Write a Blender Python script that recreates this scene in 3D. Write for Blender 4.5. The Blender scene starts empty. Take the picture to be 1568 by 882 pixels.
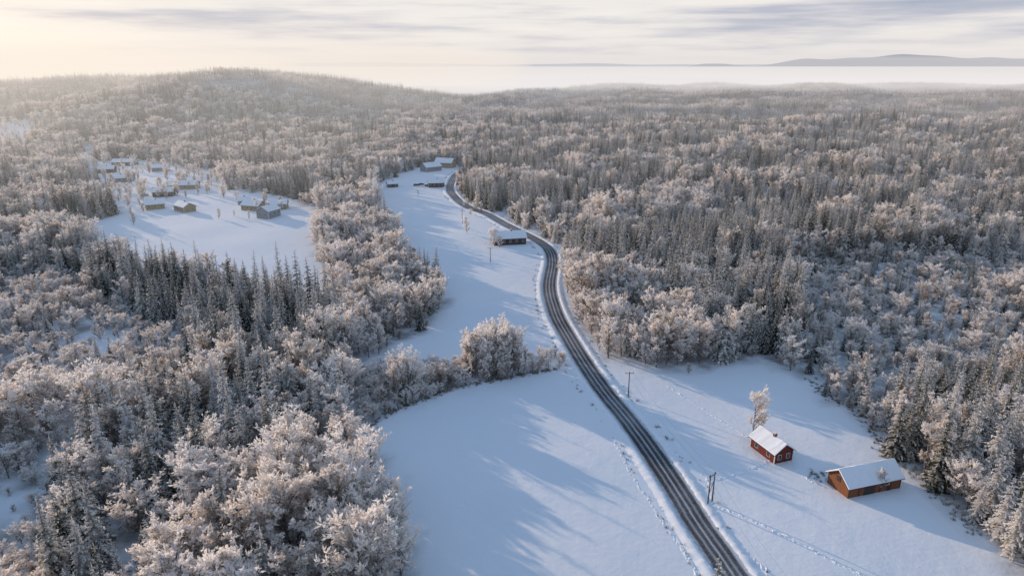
import bpy, math, random
import numpy as np
from mathutils import Vector
random.seed(7); np.random.seed(7)
scene=bpy.context.scene
CAM_H=80.0; PITCH=math.radians(18.2); F=1045.0
cp,sp=math.cos(PITCH),math.sin(PITCH)
def G(u,v):
    """survey: map position (metres) on the valley floor"""
    x=(u-784)/F; yc=(441-v)/F
    dy=cp+yc*sp; dz=-sp+yc*cp
    t=CAM_H/-dz
    return (x*t,dy*t)
def GP(l): return np.array([G(*p) for p in l])
def sst(a,b,x):
    t=np.clip((x-a)/(b-a),0,1); return t*t*(3-2*t)
_r=np.random.RandomState(3)
_dirs=_r.uniform(0,2*math.pi,(6,8)); _ph=_r.uniform(0,6.28,(6,8)); _fr=_r.uniform(.6,1.7,(6,8))
def N(x,y,wl,s=0):
    o=0
    for k in range(8):
        d=_dirs[s,k]; o=o+np.sin((x*math.cos(d)+y*math.sin(d))*6.283/wl*_fr[s,k]+_ph[s,k])
    return o/4.0
def h(x,y):
    x=np.asarray(x,float); y=np.asarray(y,float)
    z=.22*N(x,y,50,1)*(1-sst(600,800,y))
    up=sst(600,1080,y)*(1-sst(1250,2000,y))
    xr=x+440
    prof=np.where(xr>0,np.exp(-(xr/140.)**2/2),.68+.32*np.exp(-(xr/130.)**2/2))+.06*np.sin(xr/75.)*sst(-80,-200,xr)
    z=z+up*prof*(57+3*N(x,y,300,2))
    z=z+8*N(x,y,480,3)*sst(650,1300,y)
    z=z+5.5*N(x,y,230,2)*sst(620,900,y)*(1-sst(1500,2200,y))
    z=z+sst(75,190,x)*sst(235,340,y)*(1-sst(800,1000,y))*(6.5*N(x,y,170,1)+3)
    rx=sst(120,700,x)
    z=z+4*rx*sst(900,1800,y)
    y0=1500+800*sst(-150,400,x)
    z=z-60*sst(0,900,y-y0)
    return z
# ---------------------------------------------------------------- materials
def newmat(name):
    m=bpy.data.materials.new(name); m.use_nodes=True
    nt=m.node_tree; b=nt.nodes['Principled BSDF']
    b.inputs['Roughness'].default_value=.8
    b.inputs['Specular IOR Level'].default_value=.2
    return m,nt,b
def noise(nt,scale,detail=4,vec=None,rough=.6):
    n=nt.nodes.new('ShaderNodeTexNoise'); n.inputs['Scale'].default_value=scale
    n.inputs['Detail'].default_value=detail; n.inputs['Roughness'].default_value=rough
    if vec is not None: nt.links.new(vec,n.inputs['Vector'])
    return n.outputs['Fac']
def ramp(nt,fac,stops):
    r=nt.nodes.new('ShaderNodeValToRGB'); el=r.color_ramp.elements
    while len(el)>1: el.remove(el[-1])
    for i,(p,c) in enumerate(stops):
        e=el[0] if i==0 else el.new(p)
        e.position=p; e.color=(c[0],c[1],c[2],1)
    nt.links.new(fac,r.inputs['Fac']); return r.outputs['Color']
def mixc(nt,fac,a,b):
    m=nt.nodes.new('ShaderNodeMix'); m.data_type='RGBA'
    for s,v in ((m.inputs['Factor'],fac),(m.inputs[6],a),(m.inputs[7],b)):
        if hasattr(v,'links'): nt.links.new(v,s)
        elif isinstance(v,(int,float)): s.default_value=v
        else: s.default_value=(v[0],v[1],v[2],1)
    return m.outputs[2]
def math_(nt,op,a,b=0.,c=None,clamp=False):
    m=nt.nodes.new('ShaderNodeMath'); m.operation=op; m.use_clamp=clamp
    for i,v in enumerate((a,b) if c is None else (a,b,c)):
        if hasattr(v,'links'): nt.links.new(v,m.inputs[i])
        else: m.inputs[i].default_value=v
    return m.outputs[0]
def maprange(nt,v,a,b,c=0.,d=1.,smooth=False):
    m=nt.nodes.new('ShaderNodeMapRange'); nt.links.new(v,m.inputs[0])
    if smooth: m.interpolation_type='SMOOTHSTEP'
    for i,q in enumerate((a,b,c,d)): m.inputs[i+1].default_value=q
    return m.outputs[0]
def bump(nt,b,height,dist,strength=1.):
    n=nt.nodes.new('ShaderNodeBump'); n.inputs['Distance'].default_value=dist; n.inputs['Strength'].default_value=strength
    nt.links.new(height,n.inputs['Height']); nt.links.new(n.outputs[0],b.inputs['Normal'])
def coord(nt,which='Object'):
    return nt.nodes.new('ShaderNodeTexCoord').outputs[which]
def attr(nt,name,out='Fac'):
    a=nt.nodes.new('ShaderNodeAttribute'); a.attribute_name=name; return a.outputs[out]

def mat_snow():
    m,nt,b=newmat('snow_ground'); c=coord(nt)
    big=noise(nt,.02,3,c); fine=noise(nt,1.3,5,c); mid=noise(nt,.16,4,c)
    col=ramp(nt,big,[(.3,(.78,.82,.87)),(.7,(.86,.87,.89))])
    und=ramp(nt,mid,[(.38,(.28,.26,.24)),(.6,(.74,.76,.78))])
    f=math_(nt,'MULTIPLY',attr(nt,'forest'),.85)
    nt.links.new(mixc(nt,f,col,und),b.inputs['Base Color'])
    hh=math_(nt,'ADD',math_(nt,'MULTIPLY',fine,.22),math_(nt,'MULTIPLY',mid,1.3))
    bump(nt,b,hh,.34,.45); b.inputs['Roughness'].default_value=.7
    return m
def mat_foliage(name,dark,frost,dark2,frost2,lo=.0,hi=1.,rnd=.45,tl=.35):
    m,nt,b=newmat(name)
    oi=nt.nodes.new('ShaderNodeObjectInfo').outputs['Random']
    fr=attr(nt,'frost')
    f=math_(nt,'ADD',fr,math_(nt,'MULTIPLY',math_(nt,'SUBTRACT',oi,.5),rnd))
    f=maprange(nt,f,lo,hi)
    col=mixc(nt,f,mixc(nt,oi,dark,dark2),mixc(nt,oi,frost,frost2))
    nt.links.new(col,b.inputs['Base Color'])
    b.inputs['Roughness'].default_value=1; b.inputs['Specular IOR Level'].default_value=0
    # ice-coated needles and twigs let low sun through
    tr=nt.nodes.new('ShaderNodeBsdfTranslucent'); nt.links.new(col,tr.inputs['Color'])
    ms=nt.nodes.new('ShaderNodeMixShader'); ms.inputs[0].default_value=tl
    nt.links.new(b.outputs[0],ms.inputs[1]); nt.links.new(tr.outputs[0],ms.inputs[2])
    nt.links.new(ms.outputs[0],nt.nodes['Material Output'].inputs['Surface'])
    return m
def mat_plain(name,c1,c2,scale=3.,rough=.8,stretch=None,bd=0):
    m,nt,b=newmat(name); c=coord(nt)
    if stretch:
        mp=nt.nodes.new('ShaderNodeMapping'); mp.inputs['Scale'].default_value=stretch
        nt.links.new(c,mp.inputs[0]); c=mp.outputs[0]
    n=noise(nt,scale,5,c)
    nt.links.new(ramp(nt,n,[(.35,c1),(.65,c2)]),b.inputs['Base Color']); b.inputs['Roughness'].default_value=rough
    if bd: bump(nt,b,n,bd)
    return m
M_snow=mat_snow()
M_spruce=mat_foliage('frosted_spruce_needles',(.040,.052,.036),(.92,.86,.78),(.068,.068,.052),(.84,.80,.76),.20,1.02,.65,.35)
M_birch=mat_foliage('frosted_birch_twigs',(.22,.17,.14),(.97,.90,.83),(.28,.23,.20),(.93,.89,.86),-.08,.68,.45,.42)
M_bark=mat_plain('bark',(.09,.07,.055),(.3,.27,.25),2.)
M_grass=mat_plain('dry_grass',(.16,.12,.07),(.34,.29,.22),2.)
M_roofsnow=mat_plain('roof_snow',(.82,.85,.89),(.87,.89,.91),1.,.7,None,.04)
M_red=mat_plain('red_painted_planks',(.13,.028,.02),(.18,.04,.03),1.2,.8,(6,6,.3))
M_brown=mat_plain('weathered_barn_planks',(.17,.065,.03),(.27,.11,.055),1.2,.85,(6,6,.3))
M_dark=mat_plain('dark_wood',(.05,.035,.03),(.09,.065,.055),1.2,.85,(6,6,.3))
M_yellow=mat_plain('ochre_planks',(.35,.26,.14),(.42,.33,.2),1.2,.85,(6,6,.3))
M_grey=mat_plain('grey_planks',(.25,.26,.27),(.34,.34,.35),1.2,.85,(6,6,.3))
M_white=mat_plain('white_trim',(.68,.68,.67),(.78,.78,.77),4.)
M_glass=mat_plain('window_glass',(.02,.025,.03),(.05,.055,.06),1.,.1)
M_brick=mat_plain('chimney_brick',(.2,.07,.05),(.3,.12,.08),6.)
M_pole=mat_plain('pole_wood',(.09,.07,.055),(.15,.12,.1),3.)
M_wire=mat_plain('wire',(.05,.05,.05),(.08,.08,.08),3.)
# ---------------------------------------------------------------- mesh helper
def mkmesh(name,verts,faces,mats,midx=None,fattr=None,smooth=False):
    me=bpy.data.meshes.new(name); me.from_pydata([tuple(v) for v in verts],[],faces)
    for m in mats: me.materials.append(m)
    if midx is not None: me.polygons.foreach_set('material_index',np.array(midx,dtype=np.int32))
    if fattr is not None:
        a=me.attributes.new('frost','FLOAT','FACE'); a.data.foreach_set('value',np.array(fattr,dtype=np.float32))
    if smooth: me.polygons.foreach_set('use_smooth',np.ones(len(faces),dtype=bool))
    me.update(); return me
def link(name,me,parent=None,loc=None,rotz=0,scale=None):
    o=bpy.data.objects.new(name,me); scene.collection.objects.link(o)
    if parent: o.parent=parent
    if loc is not None: o.location=loc
    if rotz: o.rotation_euler=(0,0,rotz)
    if scale is not None: o.scale=scale
    return o
# ---------------------------------------------------------------- trees
class TB:
    def __init__(s): s.v=[];s.f=[];s.m=[];s.a=[]
    def face(s,pts,m,a):
        i=len(s.v); s.v.extend(pts); s.f.append(tuple(range(i,i+len(pts)))); s.m.append(m); s.a.append(a)
    def limb(s,p,q,r0,r1,n=4,m=0,a=.3):
        p=Vector(p);q=Vector(q); d=(q-p).normalized(); x=d.orthogonal().normalized(); y=d.cross(x)
        i=len(s.v)
        for c,r in ((p,r0),(q,r1)):
            for k in range(n):
                t=6.2832*k/n; s.v.append(tuple(c+x*(math.cos(t)*r)+y*(math.sin(t)*r)))
        for k in range(n):
            k2=(k+1)%n; s.f.append((i+k,i+k2,i+n+k2,i+n+k)); s.m.append(m); s.a.append(a)
def spruce(tb,rg,H,R,whorls,nb,segs,ox=0,oy=0,oz=0,trunk=True):
    U=rg.uniform
    lx,ly=U(-.02,.02)*H,U(-.02,.02)*H
    if trunk: tb.limb((ox,oy,oz-.3),(ox+lx,oy+ly,oz+H*.97),H*.012,.02,5,0,.2)
    for i in range(whorls):
        t=(i+.4)/whorls; z=H*(.05+.93*t)
        Lm=R*((1-t)**.85)*(1+.12*math.sin(i*2.1+H))+.12
        n=max(3,int(nb*(1-.45*t))); a0=U(0,6.28)
        for j in range(n):
            a=a0+6.283*j/n+U(-.3,.3); L=Lm*U(.62,1.18); dx,dy=math.cos(a),math.sin(a); nx,ny=-dy,dx
            droop=(.55*(1-t)+.02)*U(.7,1.3); zz=z+U(-.3,.3)*H/whorls*1.2
            bx,by=ox+lx*t,oy+ly*t; prev=(bx,by,oz+zz)
            for k in range(1,segs+1):
                q=k/segs; r=L*q; zc=zz-droop*L*(q**1.3)+.10*L*max(0,q-.7)
                cur=(bx+dx*r,by+dy*r,oz+zc)
                w=L*.36*(1.15-q)*U(.6,1.3)+.08
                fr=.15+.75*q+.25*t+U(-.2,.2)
                for sgn in (1,-1):
                    e=(prev[0]+nx*w*sgn+dx*w*.9,prev[1]+ny*w*sgn+dy*w*.9,prev[2]-w*U(.25,.75))
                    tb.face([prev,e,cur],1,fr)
                if k>1 and U(0,1)<.6:
                    w2=L*.18+.1
                    tb.face([prev,cur,((prev[0]+cur[0])/2+nx*U(-.2,.2),(prev[1]+cur[1])/2+ny*U(-.2,.2),(prev[2]+cur[2])/2-w2*1.5)],1,fr-.35)
                prev=cur
    tb.face([(ox+lx-.1,oy+ly,oz+H*.9),(ox+lx+.1,oy+ly,oz+H*.9),(ox+lx,oy+ly,oz+H*1.02)],1,.9)
def birch(tb,rg,H,R,limbs,twigs,blades,bw=.09,ox=0,oy=0,oz=0,trunk=True):
    U=rg.uniform
    lx,ly=U(-.05,.05)*H,U(-.05,.05)*H
    mid=(ox+lx*.3+U(-.2,.2),oy+ly*.3,oz+H*.45)
    top=Vector((ox+lx,oy+ly,oz+H*.92))
    if trunk:
        tb.limb((ox,oy,oz-.3),mid,H*.014,H*.009,5,0,.3); tb.limb(mid,top,H*.009,.02,4,0,.3)
    nl=rg.randint(4,6); lobes=[U(0,6.28) for _ in range(nl)]
    for i in range(limbs):
        t=(i+U(.1,.9))/limbs; z0=H*(.05+.76*t)
        a=(rg.choice(lobes)+U(-.45,.45)) if U(0,1)<.55 else U(0,6.28)
        prof=math.sin(math.pi*(.2+.72*t)**.95)**.6
        Lh=R*prof*U(.6,1.1); rise=Lh*U(.8,1.6)
        s0=Vector((ox+lx*t,oy+ly*t,oz+z0)); e0=s0+Vector((math.cos(a)*Lh,math.sin(a)*Lh,min(rise,oz+H*U(.95,1.05)-s0.z+.1)))
        tb.limb(s0,e0,.06,.02,3,0,.45)
        d0=(e0-s0).normalized()
        for k in range(twigs):
            q=U(.25,1.0); p=s0.lerp(e0,q)
            dv=(d0+Vector((U(-1,1),U(-1,1),U(-.3,1.)))*.8).normalized(); L=U(.5,1.2)*(R/3.)
            p2=p+dv*L
            sd=dv.orthogonal()*.02
            tb.face([p-sd,p+sd,p2],1,.35)
            for b in range(blades):
                q2=U(.1,1); pp=p.lerp(p2,q2)
                bd=(dv*.5+Vector((U(-1,1),U(-1,1),U(-.4,1.)))).normalized(); bl=U(.25,.65)*(R/3.)
                side=bd.cross(Vector((U(-1,1),U(-1,1),U(-1,1)))).normalized()*bw*U(.5,1.2)
                pe=pp+bd*bl; pm=pp+bd*bl*.45
                rad=math.hypot(pe.x-ox,pe.y-oy)/R
                tb.face([pp,pm+side,pe,pm-side],1,.05+.45*rad+.45*(pe.z-oz)/H+U(-.2,.2))  # frost grows outward; low inner values also paint shade inside the crown
def finish(tb,name,fm):
    return mkmesh(name,tb.v,tb.f,[M_bark,fm],tb.m,tb.a)
rg=random.Random(11)
spr=[];bir=[]
for i in range(6):
    tb=TB(); spruce(tb,rg,14,rg.uniform(2.0,3.0),rg.randint(19,23),8,4); spr.append(finish(tb,'spruce_%d'%i,M_spruce))
for R_ in (2.3,3.8,2.7,3.3,4.1,2.5):
    tb=TB(); birch(tb,rg,11,R_,27,11,7,.115+.009*R_); bir.append(finish(tb,'birch',M_birch))
clA=[]
for i in range(4):
    tb=TB(); S=22.
    for gx in range(4):
        for gy in range(4):
            x=(gx+.5+rg.uniform(-.45,.45))*S/4-S/2; y=(gy+.5+rg.uniform(-.45,.45))*S/4-S/2
            H=rg.uniform(8,17)
            spruce(tb,rg,H,H*.21,9,6,2,x,y)
    clA.append(finish(tb,'spruce_clump_%d'%i,M_spruce))
clB=[]
for i in range(3):
    tb=TB(); S=22.
    for gx in range(4):
        for gy in range(4):
            x=(gx+.5+rg.uniform(-.45,.45))*S/4-S/2; y=(gy+.5+rg.uniform(-.45,.45))*S/4-S/2
            H=rg.uniform(6,12)
            birch(tb,rg,H,H*.3,9,5,5,.2,x,y)
    clB.append(finish(tb,'birch_clump_%d'%i,M_birch))
tufts=[]
for i in range(4):
    tb=TB()
    for k in range(26):
        a=rg.uniform(0,6.28); r=rg.uniform(0,.5); L=rg.uniform(.3,.8); b_=rg.uniform(0,6.28)
        p=(math.cos(a)*r,math.sin(a)*r,-.05); q=(p[0]+math.cos(b_)*L*.5,p[1]+math.sin(b_)*L*.5,L)
        tb.face([(p[0]-.03,p[1],p[2]),(p[0]+.03,p[1]+.02,p[2]),q],0,0)
    tufts.append(mkmesh('tuft',tb.v,tb.f,[M_grass]))
def proto(colname,meshes):
    c=bpy.data.collections.new(colname)
    for i,m in enumerate(meshes):
        c.objects.link(bpy.data.objects.new('%s_%02d'%(colname,i),m))
    return c
def scatter(name,col,n,P,S,W):
    k=len(P); me=bpy.data.meshes.new(name); me.vertices.add(k)
    me.vertices.foreach_set('co',P.astype(np.float32).ravel())
    a=me.attributes.new('scl','FLOAT_VECTOR','POINT'); a.data.foreach_set('vector',np.stack([W,W,S],1).astype(np.float32).ravel())
    a=me.attributes.new('rot','FLOAT_VECTOR','POINT'); r=np.zeros((k,3),np.float32); r[:,2]=np.random.uniform(0,6.283,k); r[:,0]=np.random.normal(0,.03,k); r[:,1]=np.random.normal(0,.03,k); a.data.foreach_set('vector',r.ravel())
    a=me.attributes.new('idx','INT','POINT'); a.data.foreach_set('value',np.random.randint(0,n,k).astype(np.int32))
    o=link(name,me)
    ng=bpy.data.node_groups.new(name+'_nodes','GeometryNodeTree')
    ng.interface.new_socket('Geometry',in_out='INPUT',socket_type='NodeSocketGeometry')
    ng.interface.new_socket('Geometry',in_out='OUTPUT',socket_type='NodeSocketGeometry')
    nd=ng.nodes; gi=nd.new('NodeGroupInput'); go=nd.new('NodeGroupOutput')
    ip=nd.new('GeometryNodeInstanceOnPoints'); ci=nd.new('GeometryNodeCollectionInfo')
    ci.inputs['Collection'].default_value=col; ci.inputs['Separate Children'].default_value=True; ci.inputs['Reset Children'].default_value=True
    def na(nm,t):
        q=nd.new('GeometryNodeInputNamedAttribute'); q.data_type=t; q.inputs['Name'].default_value=nm; return q.outputs['Attribute']
    L=ng.links.new
    L(gi.outputs[0],ip.inputs['Points']); L(ci.outputs[0],ip.inputs['Instance']); ip.inputs['Pick Instance'].default_value=True
    L(na('idx','INT'),ip.inputs['Instance Index']); L(na('rot','FLOAT_VECTOR'),ip.inputs['Rotation']); L(na('scl','FLOAT_VECTOR'),ip.inputs['Scale'])
    L(ip.outputs[0],go.inputs[0])
    md=o.modifiers.new('scatter','NODES'); md.node_group=ng
    return o
# ---------------------------------------------------------------- map
road_px=[(1200,985),(1160,930),(1123,882),(1102,850),(1068,800),(1037,750),(995,690),(958,640),(925,600),(897,560),(872,520),(851,480),(841,440),(846,402),(841,384),(825,370),(800,357),(770,342),(742,327),(714,316),(697,303),(689,288),(697,270),(712,258)]
def catmull(P,n=12):
    P=[np.array(p,float) for p in P]; P=[2*P[0]-P[1]]+P+[2*P[-1]-P[-2]]; out=[]
    for i in range(1,len(P)-2):
        for k in range(n):
            t=k/n; a,b,c,d=P[i-1:i+3]
            out.append(.5*((2*b)+(-a+c)*t+(2*a-5*b+4*c-d)*t*t+(-a+3*b-3*c+d)*t**3))
    out.append(P[-2]); return np.array(out)
def resample(P,step):
    d=np.r_[0,np.cumsum(np.hypot(*np.diff(P,axis=0).T))]; s=np.arange(0,d[-1],step)
    return np.stack([np.interp(s,d,P[:,0]),np.interp(s,d,P[:,1])],1)
road=resample(catmull(GP(road_px)),1.5)
A=GP([(545,662),(575,640),(620,618),(700,590),(790,572),(850,562),(905,560),(1000,640),(1100,780),(1300,1000),(650,1060),(628,882),(612,800),(592,720),(565,680)])
B=GP([(545,580),(600,572),(700,562),(800,552),(860,548),(905,552),(880,500),(862,440),(862,400),(845,370),(800,350),(745,322),(705,305),(702,285),(715,262),(700,252),(660,252),(610,268),(575,285),(582,325),(600,355),(618,400),(668,430),(680,465),(650,505),(585,540),(550,560)])
C=GP([(120,345),(185,330),(165,300),(145,280),(145,248),(210,245),(330,262),(345,290),(440,302),(492,330),(484,365),(488,395),(520,430),(535,455),(480,468),(400,450),(300,432),(230,420),(150,395)])
D=GP([(900,535),(935,552),(1000,568),(1060,572),(1110,560),(1150,550),(1200,562),(1240,582),(1280,615),(1330,645),(1350,690),(1400,722),(1440,765),(1500,815),(1568,870),(1700,960),(1700,1100),(1200,1100),(1000,640),(890,560)])
E1=GP([(-60,222),(-20,212),(50,210),(70,218),(40,230),(0,238)])
E2=GP([(95,535),(150,508),(225,510),(205,530),(150,548),(100,550)])
E3=GP([(-60,760),(-20,720),(30,735),(40,775),(15,810),(-80,860)])
E5=GP([(128,230),(140,228),(150,280),(140,290)])
SC1=GP([(-120,425),(0,420),(140,430),(230,480),(285,520),(300,560),(200,610),(0,640),(-150,650)])
SC2=GP([(-100,690),(60,690),(95,740),(90,860),(60,980),(-150,980)])
SC3=GP([(1110,450),(1150,420),(1250,405),(1350,395),(1700,420),(1700,570),(1420,610),(1290,600),(1180,540)])
DK1=GP([(120,450),(150,425),(230,430),(300,440),(400,460),(490,475),(500,560),(440,590),(330,570),(280,530),(200,480)])
DK2=GP([(975,470),(1000,400),(1100,390),(1220,420),(1235,560),(1180,550),(1110,545),(1020,500)])
TALL=GP([(130,660),(250,640),(300,600),(440,600),(470,640),(470,690),(360,740),(280,780),(250,880),(130,880)])
BR1=GP([(862,440),(980,450),(1040,500),(1110,562),(1060,575),(935,555),(880,520)])
BR2=GP([(470,400),(480,350),(560,335),(600,370),(640,420),(685,470),(650,515),(560,560),(520,490)])
BR3=GP([(270,780),(420,720),(520,650),(600,700),(640,882),(660,1060),(200,1060),(240,900)])
STRIP=GP([(545,662),(545,575),(700,558),(860,545),(870,565),(700,594),(600,630)])
def inpoly(x,y,P):
    r=np.zeros(x.shape,bool); n=len(P)
    for i in range(n):
        x1,y1=P[i]; x2,y2=P[(i+1)%n]
        if y1==y2: continue
        c=((y1>y)!=(y2>y))&(x<(x2-x1)*(y-y1)/(y2-y1)+x1); r^=c
    return r
def roaddist(x,y):
    d=np.full(x.shape,1e9)
    for p in road[::4]: d=np.minimum(d,(x-p[0])**2+(y-p[1])**2)
    return np.sqrt(d)
def isopen(x,y,wild=True):
    o=np.zeros(x.shape,bool)
    xx=x+1.5*N(x,y,14,2); yy=y+1.5*N(x,y,17,3)
    for P in (A,B,C,D)+((E1,E2,E3,E5) if wild else ()): o|=inpoly(xx,yy,P)
    return o
# ---------------------------------------------------------------- terrain
def sinhspace(lo,hi,k,n):
    a=np.arcsinh(lo/k); b=np.arcsinh(hi/k); return k*np.sinh(np.linspace(a,b,n))
ys=sinhspace(-150,32000,180,330)
xs=np.concatenate([sinhspace(-32000,0,180,220)[:-1],sinhspace(0,32000,180,220)])
X,Y=np.meshgrid(xs,ys); Z=h(X,Y)
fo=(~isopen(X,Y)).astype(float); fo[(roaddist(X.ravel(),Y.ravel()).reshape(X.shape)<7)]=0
ny,nx=X.shape
V=np.stack([X.ravel(),Y.ravel(),Z.ravel()],1)
I=np.arange(nx*ny).reshape(ny,nx)
Fq=np.stack([I[:-1,:-1],I[:-1,1:],I[1:,1:],I[1:,:-1]],-1).reshape(-1,4)
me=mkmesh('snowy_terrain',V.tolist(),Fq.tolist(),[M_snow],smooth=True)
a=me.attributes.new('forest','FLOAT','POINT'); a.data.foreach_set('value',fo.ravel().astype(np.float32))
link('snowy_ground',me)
# ---------------------------------------------------------------- forests
def grid(x0,x1,y0,y1,s):
    gx,gy=np.meshgrid(np.arange(x0,x1,s),np.arange(y0,y1,s)); gx=gx.ravel();gy=gy.ravel()
    gx=gx+np.random.uniform(-.48,.48,gx.size)*s; gy=gy+np.random.uniform(-.48,.48,gy.size)*s
    k=(gx>-.92*gy-70)&(gx<.9*gy+30)&(gy>=y0)&(gy<y1); return gx[k],gy[k]
px=[];py=[]
for (y0,y1,s) in ((66,330,4.0),(330,620,4.9),(620,950,5.6)):
    gx,gy=grid(-1000,1000,y0,y1,s); px.append(gx);py.append(gy)
x=np.concatenate(px);y=np.concatenate(py)
k=~isopen(x,y); x=x[k];y=y[k]
rd=roaddist(x,y); k=rd>6.5+np.where(y>330,-1,0); x=x[k];y=y[k]
n=len(x); R=np.random.rand(n)
ps=.42+.45*N(x,y,70,4)
right=x>np.interp(y,road[:,1],road[:,0]); 
ps=np.where(right&(y>250),.72+.45*N(x,y,90,4),ps)
ps=np.where(~right&(y>330),.5+.45*N(x,y,90,4),ps)
hs=1+.18*N(x,y,60,5); 
spH=15*hs; bH=10.5*hs; dens=np.ones(n)
def setr(P,psv=None,sh=None,bh=None,dn=None):
    k=inpoly(x,y,P)
    if psv is not None: ps[k]=psv
    if sh: spH[k]=sh
    if bh: bH[k]=bh*hs[k]
    if dn: dens[k]=dn
setr(SC1,.10,8,5.5,.9); setr(SC2,.08,7,5,.8); setr(SC3,.30,8,6,.85)
setr(TALL,.60,15.5,10.5,1)
setr(DK1,.88,16.5,10,1); setr(DK2,.78,16.5,10,1); setr(BR1,.12,13,11.5,1); setr(BR2,.12,13,10,1); setr(BR3,.14,16,12,1)
setr(STRIP,.03,8,4.5,1)
dens*=np.clip(.97+.45*N(x,y,28,0),.5,1)
keep=np.random.rand(n)<dens*.96
x,y,R,ps,spH,bH=[q[keep] for q in (x,y,R,ps,spH,bH)]
iss=R<ps
var=np.random.uniform(.58,1.3,len(x))
ex=[];ey=[];eh=[]
def addpatch(P,s,hlo,hhi,pr=1.):
    gx,gy=np.meshgrid(np.arange(P[:,0].min(),P[:,0].max(),s),np.arange(P[:,1].min(),P[:,1].max(),s)); gx=gx.ravel()+np.random.uniform(-.5,.5,gx.size)*s; gy=gy.ravel()+np.random.uniform(-.5,.5,gy.size)*s
    k=inpoly(gx,gy,P)&(np.random.rand(gx.size)<pr); ex.append(gx[k]);ey.append(gy[k]);eh.append(np.random.uniform(hlo,hhi,k.sum()))
addpatch(GP([(715,560),(715,590),(760,582),(800,575),(800,550),(760,548)]),2.6,9.5,13.5)
addpatch(STRIP,2.6,2.5,5.5,.9)
addpatch(GP([(600,590),(600,620),(640,610),(640,585)]),3.4,8,11)
addpatch(GP([(145,262),(145,245),(350,262),(350,300),(300,305),(225,310),(215,345),(170,345),(155,290)]),9,5,10,.65)
addpatch(GP([(340,300),(440,305),(490,335),(470,345),(440,325),(400,345),(350,330)]),10,4,9,.35)
addpatch(GP([(700,300),(745,322),(750,335),(700,318)]),6,4,8,.4)
addpatch(E1,8,4,9,.7)
for P_ in (E2,E3): addpatch(P_,3.6,1.5,4,.6)
ex,ey,eh=[np.concatenate(q) for q in (ex,ey,eh)]
Cs=proto('spruce_tree_kinds',spr); Cb=proto('birch_tree_kinds',bir)
P=np.stack([x,y,h(x,y)-.1],1)
Hs=spH*var/14; Hb=bH*var/11
wv=np.random.uniform(.85,1.2,len(x))
scatter('spruce_forest',Cs,6,P[iss],Hs[iss],(.38+.65*Hs*wv)[iss])
scatter('frosted_birch_forest',Cb,6,P[~iss],Hb[~iss],(.25+.85*Hb*wv)[~iss])
scatter('frosted_alder_hedge',Cb,6,np.stack([ex,ey,h(ex,ey)-.1],1),eh/11,.12+.75*eh/11)
gx,gy=grid(-400,400,66,330,6.5); k=~isopen(gx,gy)&(roaddist(gx,gy)>5.5); gx=gx[k];gy=gy[k]
sv=np.random.uniform(.2,.38,len(gx))
scatter('frosted_undergrowth',Cb,6,np.stack([gx,gy,h(gx,gy)-.1],1),sv,sv*1.3)
gx,gy=grid(-2900,2900,940,3000,19.); z=h(gx,gy); k=z>-32; gx,gy,z=gx[k],gy[k],z[k]
s=(np.random.rand(len(gx))<.72+.4*N(gx,gy,200,4)); sc=np.random.uniform(.8,1.15,len(gx))
Ca=proto('distant_spruce_kinds',clA); Cc=proto('distant_birch_kinds',clB)
Pd=np.stack([gx,gy,z],1)
scatter('distant_spruce_forest',Ca,4,Pd[s],sc[s],np.ones(s.sum()))
scatter('distant_birch_forest',Cc,3,Pd[~s],sc[~s],np.ones((~s).sum()))
def tree(kind,u,v,H,i=0,w=1):
    X_,Y_=G(u,v); m=(spr if kind=='s' else bir)[i%6]; s=H/(14 if kind=='s' else 11)
    link('spruce_tree' if kind=='s' else 'frosted_birch_tree',m,None,(X_,Y_,float(h(X_,Y_))-.1),random.uniform(0,6),(s*w,s*w,s))
for t in [('b',1152,668,11.5,1,.8),('s',1385,698,11.5,1,1.25),('b',1350,752,5.5,2,1.1),('s',1270,600,8,2,1),('s',1262,606,6.5,3,1),('b',1325,640,5,3,1),('s',1300,622,5.5,5,1.),
          ('b',715,358,9,3,.9),('b',757,378,9,1,.9),('b',752,372,7,1,1.),('b',765,380,6,1,1.),('b',730,318,8,2,1),('b',738,300,9,3,1),('b',720,330,4,3,1),('b',205,345,7,2,1),('b',335,335,6,2,1),
          ('b',1460,765,9,4,.9),('b',1440,745,8,1,.9),('s',152,392,11,1,1),('s',185,398,12,3,1),('s',125,372,10,2,1),
          ('s',250,425,11,1,1),('s',365,445,13,4,1),('s',445,470,13,5,1),('b',640,300,5,0,1),('b',600,275,5,0,1)]: tree(*t)
# ---------------------------------------------------------------- road
def ribbon(P,offs,zs,rough=0,roughz=0):
    d=np.gradient(P,axis=0); d/=np.hypot(d[:,0],d[:,1])[:,None]; nrm=np.stack([d[:,1],-d[:,0]],1)
    vs=[];m=len(offs)
    for i,p in enumerate(P):
        for j,o in enumerate(offs):
            oo=o+np.random.normal(0,rough); q=p+nrm[i]*oo
            zz=zs[j]+ (abs(np.random.normal(0,roughz)) if zs[j]>.05 else (np.random.normal(0,roughz) if zs[j]>.005 else 0))
            vs.append((q[0],q[1],float(h(q[0],q[1]))+zz))
    fs=[(i*m+j,i*m+j+1,(i+1)*m+j+1,(i+1)*m+j) for i in range(len(P)-1) for j in range(m-1)]
    return vs,fs
m_,nt,b=newmat('icy_asphalt')
ac=attr(nt,'across'); c=coord(nt)
n1=noise(nt,.35,4,c); n2=noise(nt,3.,4,c); n3=noise(nt,.06,2,c)
w=math_(nt,'ADD',ac,math_(nt,'MULTIPLY',math_(nt,'SUBTRACT',n1,.5),.06))
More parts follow.
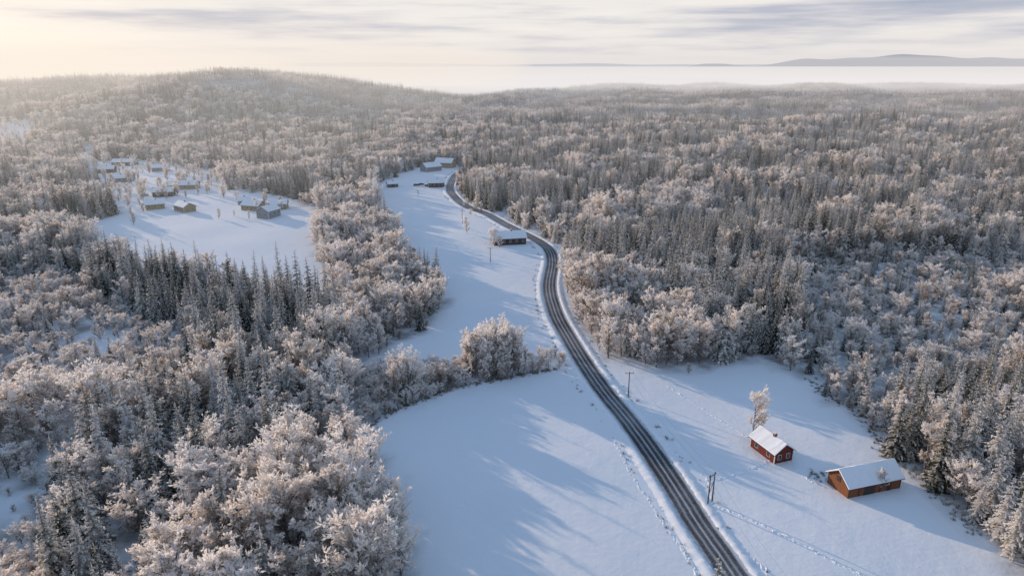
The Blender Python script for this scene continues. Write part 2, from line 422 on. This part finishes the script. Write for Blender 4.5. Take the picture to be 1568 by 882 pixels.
tr=ramp(nt,w,[(0,(.95,)*3),(.08,(.7,)*3),(.15,(.05,)*3),(.23,(.05,)*3),(.30,(.42,)*3),(.37,(.05,)*3),(.44,(.05,)*3),(.5,(.62,)*3),(.56,(.05,)*3),(.63,(.05,)*3),(.70,(.42,)*3),(.77,(.05,)*3),(.85,(.05,)*3),(.92,(.7,)*3),(1,(.95,)*3)])
f=math_(nt,'ADD',tr,math_(nt,'MULTIPLY',math_(nt,'SUBTRACT',n2,.5),.5))
f=math_(nt,'ADD',f,math_(nt,'MULTIPLY',math_(nt,'SUBTRACT',n3,.5),.5),clamp=True)
nt.links.new(mixc(nt,f,(.045,.047,.052),(.74,.76,.80)),b.inputs['Base Color']); b.inputs['Roughness'].default_value=.6
offs=[-3.1,-1.5,0,1.5,3.1]; vs,fs=ribbon(road,offs,[.12,.15,.17,.15,.12])
me=mkmesh('road',vs,fs,[m_]); a=me.attributes.new('across','FLOAT','POINT'); a.data.foreach_set('value',np.tile(np.linspace(0,1,5),len(road)).astype(np.float32))
link('snowy_road',me)
fine=resample(road,.6)
for sd in (-1,1):
    vs,fs=ribbon(fine,[sd*2.95,sd*3.25,sd*3.7,sd*4.3,sd*5.2],[.1,.28,.36,.2,-.05],.08,.10)
    link('ploughed_snow_bank',mkmesh('snow_bank',vs,fs,[M_roofsnow],smooth=True))
def track(pts,w,name='snow_track'):
    P=resample(catmull(GP(pts)),.4)
    P=P+np.random.normal(0,.08,P.shape)
    vs,fs=ribbon(P,[-w,-w*.5,0,w*.5,w],[-.04,.03,.03,.03,-.04],.1,.06)
    link(name,mkmesh(name,vs,fs,[M_roofsnow],smooth=False))
track([(1085,770),(1150,795),(1230,835),(1320,882),(1400,930)],.5)
track([(1010,650),(1045,690),(1085,735),(1092,775),(1130,830),(1180,882),(1220,940)],.5)
track([(940,675),(970,730),(1010,790),(1050,850),(1075,900)],.5)
track([(1180,705),(1130,725),(1095,735)],.4)
track([(1205,705),(1240,735),(1262,745)],.4)
track([(1020,590),(1100,640),(1150,672)],.3)
gx=[];gy=[]
for L_,w_,n_ in (([(560,662),(575,645),(620,622),(700,594),(790,576),(850,566)],.7,420),([(1240,585),(1285,618),(1330,648),(1355,692),(1405,725),(1445,768),(1500,818)],1.,260),([(1255,738),(1250,728),(1265,722)],1.,30),([(690,545),(720,520),(690,500)],.6,5)):
    P_=resample(catmull(GP(L_)),.3); i_=np.random.randint(0,len(P_),n_); gx.append(P_[i_,0]+np.random.normal(0,w_,n_)); gy.append(P_[i_,1]+np.random.normal(0,w_,n_))
a_=np.gradient(fine,axis=0)
i_=np.random.randint(0,len(fine),350); dd=a_[i_]/np.hypot(a_[i_,0],a_[i_,1])[:,None]; sg=np.random.choice([-1,1],350)*np.random.uniform(4.6,6.5,350)
gx.append(fine[i_,0]+dd[:,1]*sg); gy.append(fine[i_,1]-dd[:,0]*sg)
gx=np.concatenate(gx);gy=np.concatenate(gy); sv=np.random.uniform(.4,1.1,len(gx))
scatter('frozen_grass_tufts',proto('grass_tuft_kinds',tufts),4,np.stack([gx,gy,h(gx,gy)],1),sv*.9,sv)
# ---------------------------------------------------------------- buildings
def boxv(x0,x1,y0,y1,z0,z1):
    v=[(x0,y0,z0),(x1,y0,z0),(x1,y1,z0),(x0,y1,z0),(x0,y0,z1),(x1,y0,z1),(x1,y1,z1),(x0,y1,z1)]
    f=[(0,3,2,1),(4,5,6,7),(0,1,5,4),(1,2,6,5),(2,3,7,6),(3,0,4,7)]
    return v,f
def boxes(name,lst,mat,par):
    v=[];f=[]
    for b_ in lst:
        vv,ff=boxv(*b_); k=len(v); v+=vv; f+=[tuple(i+k for i in q) for q in ff]
    if v: link(name,mkmesh(name,v,f,[mat]),par)
def house(name,cx,cy,ang,L,W,eave,ridge,wall,win=True,chim=True,trim=True,snow=.28,doors=False,zoff=0):
    e=bpy.data.objects.new(name,None); scene.collection.objects.link(e)
    e.location=(cx,cy,float(h(cx,cy))+zoff); e.rotation_euler=(0,0,ang)
    l,w=L/2,W/2
    v=[(-l,-w,-.5),(l,-w,-.5),(l,w,-.5),(-l,w,-.5),(-l,-w,eave),(l,-w,eave),(l,w,eave),(-l,w,eave),(-l,0,ridge),(l,0,ridge)]
    f=[(0,1,5,4),(2,3,7,6),(1,2,6,9,5),(3,0,4,8,7)]
    link('walls',mkmesh('walls',v,f,[wall]),e)
    ov=.45; sl=(ridge-eave)/w
    def slab(nm,t0,t1,o,mat,rnd=0):
        v=[];f=[]; xs_=np.linspace(-l-o,l+o,13)
        prof=[(-w-o,eave-sl*o),( -w*.5,(eave+ridge)/2),(0,ridge),(w*.5,(eave+ridge)/2),(w+o,eave-sl*o)]
        for X_ in xs_:
            for (yy,zz) in prof: v.append((X_,yy,zz+t0))
            for (yy,zz) in prof: v.append((X_,yy*(1-rnd*.02),zz+t1+random.uniform(-rnd,rnd)*.05))
        for i in range(12):
            a_=i*10;b_=a_+10
            for j in range(4):
                f.append((a_+j,b_+j,b_+j+1,a_+j+1)); f.append((a_+5+j,a_+6+j,b_+6+j,b_+5+j))
            f.append((a_,a_+5,b_+5,b_)); f.append((a_+4,b_+4,b_+9,a_+9))
        for a_ in (0,120):
            for j in range(4): f.append((a_+j,a_+j+1,a_+6+j,a_+5+j))
        link(nm,mkmesh(nm,v,f,[mat]),e)
    slab('roof_boards',.02,.14,ov,M_dark); slab('roof_snow',.145,.145+snow,ov-.03,M_roofsnow,1)
    t=.05
    if trim:
        c=[]
        for sx in (-1,1):
            for sy in (-1,1):
                c.append((min(sx*(l-.1),sx*(l+t)),max(sx*(l-.1),sx*(l+t)),min(sy*(w-.1),sy*(w+t)),max(sy*(w-.1),sy*(w+t)),-.4,eave-.02))
        boxes('corner_boards',c,M_white,e)
    if win:
        fr=[];gl=[]
        nw=max(2,int(L/2.6)); zc=eave*.55
        for sy in (-1,1):
            for i in range(nw):
                X_=-l+L*(i+.5)/nw
                ya,yb=sorted((sy*(w-.05),sy*(w+.04))); fr.append((X_-.5,X_+.5,ya,yb,zc-.6,zc+.6))
                ya,yb=sorted((sy*(w-.05),sy*(w+.06)))
                gl.append((X_-.42,X_-.03,ya,yb,zc-.52,zc+.52)); gl.append((X_+.03,X_+.42,ya,yb,zc-.52,zc+.52))
        for sx in (-1,1):
            for Y_ in ((-w*.45,w*.45) if W>4 else (0,)):
                xa,xb=sorted((sx*(l-.05),sx*(l+.04))); fr.append((xa,xb,Y_-.46,Y_+.46,zc-.6,zc+.6))
                xa,xb=sorted((sx*(l-.05),sx*(l+.06))); gl.append((xa,xb,Y_-.38,Y_-.03,zc-.52,zc+.52)); gl.append((xa,xb,Y_+.03,Y_+.38,zc-.52,zc+.52))
        boxes('window_frames',fr,M_white,e); boxes('window_panes',gl,M_glass,e)
    if doors:
        boxes('barn_doors',[(-l*.2-1.3,-l*.2+1.3,-w-.06,-w+.05,-.3,2.1),(l*.55-.5,l*.55+.5,-w-.06,-w+.05,-.3,1.9)],M_dark,e)
        boxes('gable_hatch',[(-l-.06,-l+.05,-.5,.5,eave-.3,eave+.8)],M_dark,e)
        boxes('wall_posts',[(X_-.08,X_+.08,-w-.08,-w+.05,-.4,eave-.05) for X_ in np.linspace(-l+.1,l-.1,6)],M_dark,e)
    if chim:
        boxes('chimney',[(l*.15-.3,l*.15+.3,-.3,.3,ridge-.5,ridge+1.0)],M_brick,e)
        boxes('chimney_snow',[(l*.15-.33,l*.15+.33,-.33,.33,ridge+1.003,ridge+1.15)],M_roofsnow,e)
    return e
house('red_cottage',56.0,129.2,math.radians(-70),7.6,4.8,2.5,4.2,M_red)
house('wooden_barn',70.2,117.4,math.radians(16.6),12.6,5.6,2.5,4.6,M_brown,win=False,chim=False,trim=False,doors=True)
def hs_(u,v,ang,L,W,ev,rd_,m,name='timber_house',**k):
    X_,Y_=G(u,v); house(name,X_,Y_,math.radians(ang),L,W,ev,rd_,m,**k)
hs_(779,372,12,15,8,3.2,5.6,M_dark,'roadside_farmhouse')
for q in [(163,264,14,13,8,3,5,M_dark),(192,253,5,18,8,3,5,M_dark),(184,279,25,15,8,3,5,M_grey),(247,262,20,12,8,3,5,M_grey),
          (283,289,8,18,8,3,5.2,M_yellow),(252,300,15,12,8,3,5,M_dark),(238,319,30,10,7,3,5,M_yellow),(284,323,-40,12,7,3,5,M_yellow),
          (374,312,25,7,5,2.5,4.4,M_grey),(390,321,-20,12,8,3,5.3,M_yellow),(412,332,70,10,8,4,6.3,M_grey),(427,319,10,10,7,3,5,M_yellow)]: hs_(*q)
for q in [(682,256,-20,15,9,4,7,M_yellow),(660,262,40,14,9,3.5,6.2,M_grey),(668,286,10,11,7,3,5,M_dark),(601,286,20,7,5,2.4,3.8,M_dark)]: hs_(*q,name='farm_building')
# ---------------------------------------------------------------- parked cars by the farm
M_car=mat_plain('dark_car_paint',(.03,.035,.045),(.04,.045,.055),1.,.3)
def car(u,v,ang):
    X_,Y_=G(u,v); e=bpy.data.objects.new('parked_car',None); scene.collection.objects.link(e); e.location=(X_,Y_,float(h(X_,Y_))); e.rotation_euler=(0,0,ang)
    pr=[(-2.2,.35),(-2.2,.85),(-1.9,.95),(-1.5,1.42),(.3,1.45),(1.0,.98),(2.0,.85),(2.2,.6),(2.2,.35)]; n_=len(pr)
    v_=[(a,-.85,b) for a,b in pr]+[(a,.85,b) for a,b in pr]
    f_=[tuple(range(n_)),tuple(range(n_,2*n_))[::-1]]+[(i,(i+1)%n_,n_+(i+1)%n_,n_+i) for i in range(n_)]
    link('body',mkmesh('body',v_,f_,[M_car]),e)
    boxes('side_windows',[(-1.3,.25,-.87,.87,1.0,1.36)],M_glass,e)
    boxes('roof_snow',[(-1.4,.2,-.75,.75,1.452,1.55)],M_roofsnow,e)
    tb=TB()
    for wx in (-1.4,1.35):
        for wy in (-.8,.8): tb.limb((wx,wy-.1,.33),(wx,wy+.1,.33),.33,.33,12,0,0)
    link('wheels',mkmesh('wheels',tb.v,tb.f,[M_wire]),e)
for q in ((638,285,.3),(645,284,.5),(655,286,.2),(222,300,.4),(400,332,.1)): car(*q)
# ---------------------------------------------------------------- poles
def pole(u,v,H,double=False,ang=0.):
    X_,Y_=G(u,v); tb=TB(); 
    for dx in ((-.7,.7) if double else (0,)):
        tb.limb((dx,0,-.3),(dx,0,H),.14,.10,7,0,0)
    tb.limb((-1.1,0,H-.4),(1.1,0,H-.4),.07,.07,4,0,0)
    for dx in (-1,0,1): tb.limb((dx,0,H-.35),(dx,0,H-.05),.06,.05,5,0,0)
    if double: tb.limb((-.7,0,H*.35),(.7,0,H*.75),.06,.06,4,0,0)
    me=mkmesh('utility_pole',tb.v,tb.f,[M_pole]); z_=float(h(X_,Y_))
    link('utility_pole',me,None,(X_,Y_,z_),ang); return Vector((X_,Y_,z_+H-.05))
T=[pole(1210,985,8.5),pole(1087,768,6.5,True,.7),pole(962,605,6.5),pole(903,500,7),pole(751,402,6.5),pole(708,342,7)]
tb=TB()
for a_,b_ in zip(T[:-1],T[1:]):
    for dx in (-.9,.9):
        pr=None
        for k in range(13):
            t=k/12; p=a_.lerp(b_,t)+Vector((dx,0,-1.2*4*t*(1-t)))
            if pr is not None: tb.limb(pr,p,.012,.012,3,0,0)
            pr=p
link('overhead_wires',mkmesh('wires',tb.v,tb.f,[M_wire]))
# ---------------------------------------------------------------- fog bank, far hills, haze
m_,nt,b=newmat('fog_surface'); b.inputs['Base Color'].default_value=(.97,.97,.97,1); b.inputs['Roughness'].default_value=1; b.inputs['Specular IOR Level'].default_value=0
ys2=sinhspace(1400,45000,900,140); xs2=sinhspace(-45000,45000,900,180)
X2,Y2=np.meshgrid(xs2,ys2); y0=1500+750*sst(-150,400,X2); th=sst(0,900,Y2-y0)
Z2=-10+12*N(X2,Y2,1500,2)*np.clip(Y2/4000,0,1)+5*N(X2,Y2,600,3)-45*(1-th)
I=np.arange(X2.size).reshape(X2.shape); Fq=np.stack([I[:-1,:-1],I[:-1,1:],I[1:,1:],I[1:,:-1]],-1).reshape(-1,4)
me=mkmesh('fog',np.stack([X2.ravel(),Y2.ravel(),Z2.ravel()],1).tolist(),Fq.tolist(),[m_],smooth=True)
link('fog_bank',me)
def hills(name,dist,x0,x1,prof,mat):
    n_=160; xx=np.linspace(x0,x1,n_); hh=prof(xx)
    vs=[];fs=[]
    for i in range(n_):
        vs+= [(xx[i],dist-1500,-60),(xx[i],dist-500,max(-60,hh[i]*.6)),(xx[i],dist,hh[i]),(xx[i],dist+2500,-60)]
    for i in range(n_-1):
        for j in range(3): fs.append((i*4+j,(i+1)*4+j,(i+1)*4+j+1,i*4+j+1))
    link(name,mkmesh(name,vs,fs,[mat],smooth=True))
M_h1=mat_plain('hazed_far_hill',(.08,.16,.27),(.11,.20,.32),.002)  # blue of distance haze painted into the hill colour
M_h2=mat_plain('hazed_farthest_hill',(.58,.62,.68),(.63,.67,.72),.002)  # paler still: air haze painted into the base colour
def pr1(x):
    u=x/14000.
    return -60+ (165)*np.clip(sst(.22,.27,u)*(1-sst(.29,.36,u))*.8,0,1)+ (230+10*np.sin(u*40)+8*np.sin(u*97))*sst(.30,.42,u)+75*np.exp(-((u-.56)/.05)**2)
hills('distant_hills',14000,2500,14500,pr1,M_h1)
def pr2(x):
    u=x/20000.
    return 45+75*np.exp(-((u+.5)/.05)**2)+55*np.exp(-((u+.2)/.10)**2)+35*np.exp(-((u-.1)/.05)**2)+6*np.sin(u*60)
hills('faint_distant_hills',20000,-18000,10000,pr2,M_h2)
def vol(name,verts,faces,dens,L):
    m_=bpy.data.materials.new(name); m_.use_nodes=True; nt=m_.node_tree
    nt.nodes.remove(nt.nodes['Principled BSDF'])
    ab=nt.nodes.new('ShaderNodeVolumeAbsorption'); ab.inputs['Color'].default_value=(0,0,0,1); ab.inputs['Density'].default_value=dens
    em=nt.nodes.new('ShaderNodeEmission'); em.inputs['Color'].default_value=(*L,1); em.inputs['Strength'].default_value=dens  # volume glows by itself, standing in for light scattered in haze
    ad=nt.nodes.new('ShaderNodeAddShader'); nt.links.new(ab.outputs[0],ad.inputs[0]); nt.links.new(em.outputs[0],ad.inputs[1])
    nt.links.new(ad.outputs[0],nt.nodes['Material Output'].inputs['Volume'])
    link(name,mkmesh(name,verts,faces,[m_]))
v,f=boxv(-5500,5500,250,6000,-90,120); vol('glowing_haze_layer',v,f,.00018,(.74,.71,.71))
v,f=boxv(-9000,9000,1700,12000,-88,30); vol('glowing_mist_layer',v,f,.0012,(.97,.92,.90))
def prism(pts,z0,z1):
    n_=len(pts); v=[(p[0],p[1],z0) for p in pts]+[(p[0],p[1],z1) for p in pts]
    return v,[tuple(range(n_))[::-1],tuple(range(n_,2*n_))]+[(i,(i+1)%n_,n_+(i+1)%n_,n_+i) for i in range(n_)]
v,f=prism([(-110,300),(150,5000),(-5400,5000),(-5400,300)],-89,118); vol('sunward_glow_haze',v,f,.00030,(1.0,.89,.77))  # added emissive wedge: warm glow on the sun side, not lit by the sun
v,f=prism([(-330,420),(-1400,4800),(-5300,4800),(-5300,420)],-88.5,116); vol('sunward_glow_haze',v,f,.00040,(1.12,.98,.82))  # second, brighter emissive wedge adding to the sunward glow
# ---------------------------------------------------------------- light
EL=math.radians(10.5); az=math.radians(-47)
s=Vector((math.sin(az)*math.cos(EL),math.cos(az)*math.cos(EL),math.sin(EL)))
sun=bpy.data.lights.new('sun','SUN'); sun.energy=5; sun.angle=math.radians(.5); sun.color=(1,.76,.55)
so=bpy.data.objects.new('sun',sun); scene.collection.objects.link(so); so.rotation_euler=s.to_track_quat('Z','Y').to_euler(); so.location=(-100,100,200)
w=bpy.data.worlds.new('World'); scene.world=w; w.use_nodes=True; nt=w.node_tree
bg=nt.nodes['Background']; sky=nt.nodes.new('ShaderNodeTexSky'); sky.sky_type='NISHITA'; sky.sun_disc=False
sky.sun_elevation=EL; sky.sun_rotation=az%(2*math.pi); sky.altitude=100; sky.dust_density=.8
nt.links.new(sky.outputs[0],bg.inputs[0]); bg.inputs[1].default_value=.11
tc=coord(nt,'Generated'); mp=nt.nodes.new('ShaderNodeMapping'); mp.inputs['Scale'].default_value=(2.6,2.6,34); mp.inputs['Location'].default_value=(2.3,.9,.3); nt.links.new(tc,mp.inputs[0])
sx=nt.nodes.new('ShaderNodeSeparateXYZ'); nt.links.new(tc,sx.inputs[0]); zz=sx.outputs[2]
n1=noise(nt,1.0,8,mp.outputs[0],.56)
hz=maprange(nt,zz,0.,.07,-.13,.06)
n1=math_(nt,'ADD',n1,hz)
cl=ramp(nt,n1,[(.38,(1.0,.95,.90)),(.48,(.92,.88,.86)),(.55,(.76,.74,.78)),(.62,(.55,.57,.67)),(.72,(.42,.47,.60))])
lowf=maprange(nt,zz,.08,.40,1.,0.,True)
cc=mixc(nt,lowf,(.37,.56,.88),cl)
bg2=nt.nodes.new('ShaderNodeBackground'); nt.links.new(cc,bg2.inputs[0]); bg2.inputs[1].default_value=.95
mx=nt.nodes.new('ShaderNodeMixShader'); nt.links.new(math_(nt,'ADD',math_(nt,'MULTIPLY',lowf,.36),.58),mx.inputs[0])
nt.links.new(bg.outputs[0],mx.inputs[1]); nt.links.new(bg2.outputs[0],mx.inputs[2]); nt.links.new(mx.outputs[0],nt.nodes['World Output'].inputs[0])
# ---------------------------------------------------------------- camera
cam=bpy.data.cameras.new('camera'); cam.sensor_width=36; cam.lens=24; cam.clip_end=100000; cam.clip_start=1
co=bpy.data.objects.new('camera',cam); scene.collection.objects.link(co); co.location=(0,0,CAM_H); co.rotation_euler=(math.pi/2-PITCH,0,0)
scene.camera=co
scene.view_settings.view_transform='Standard'; scene.view_settings.look='None'; scene.view_settings.exposure=0
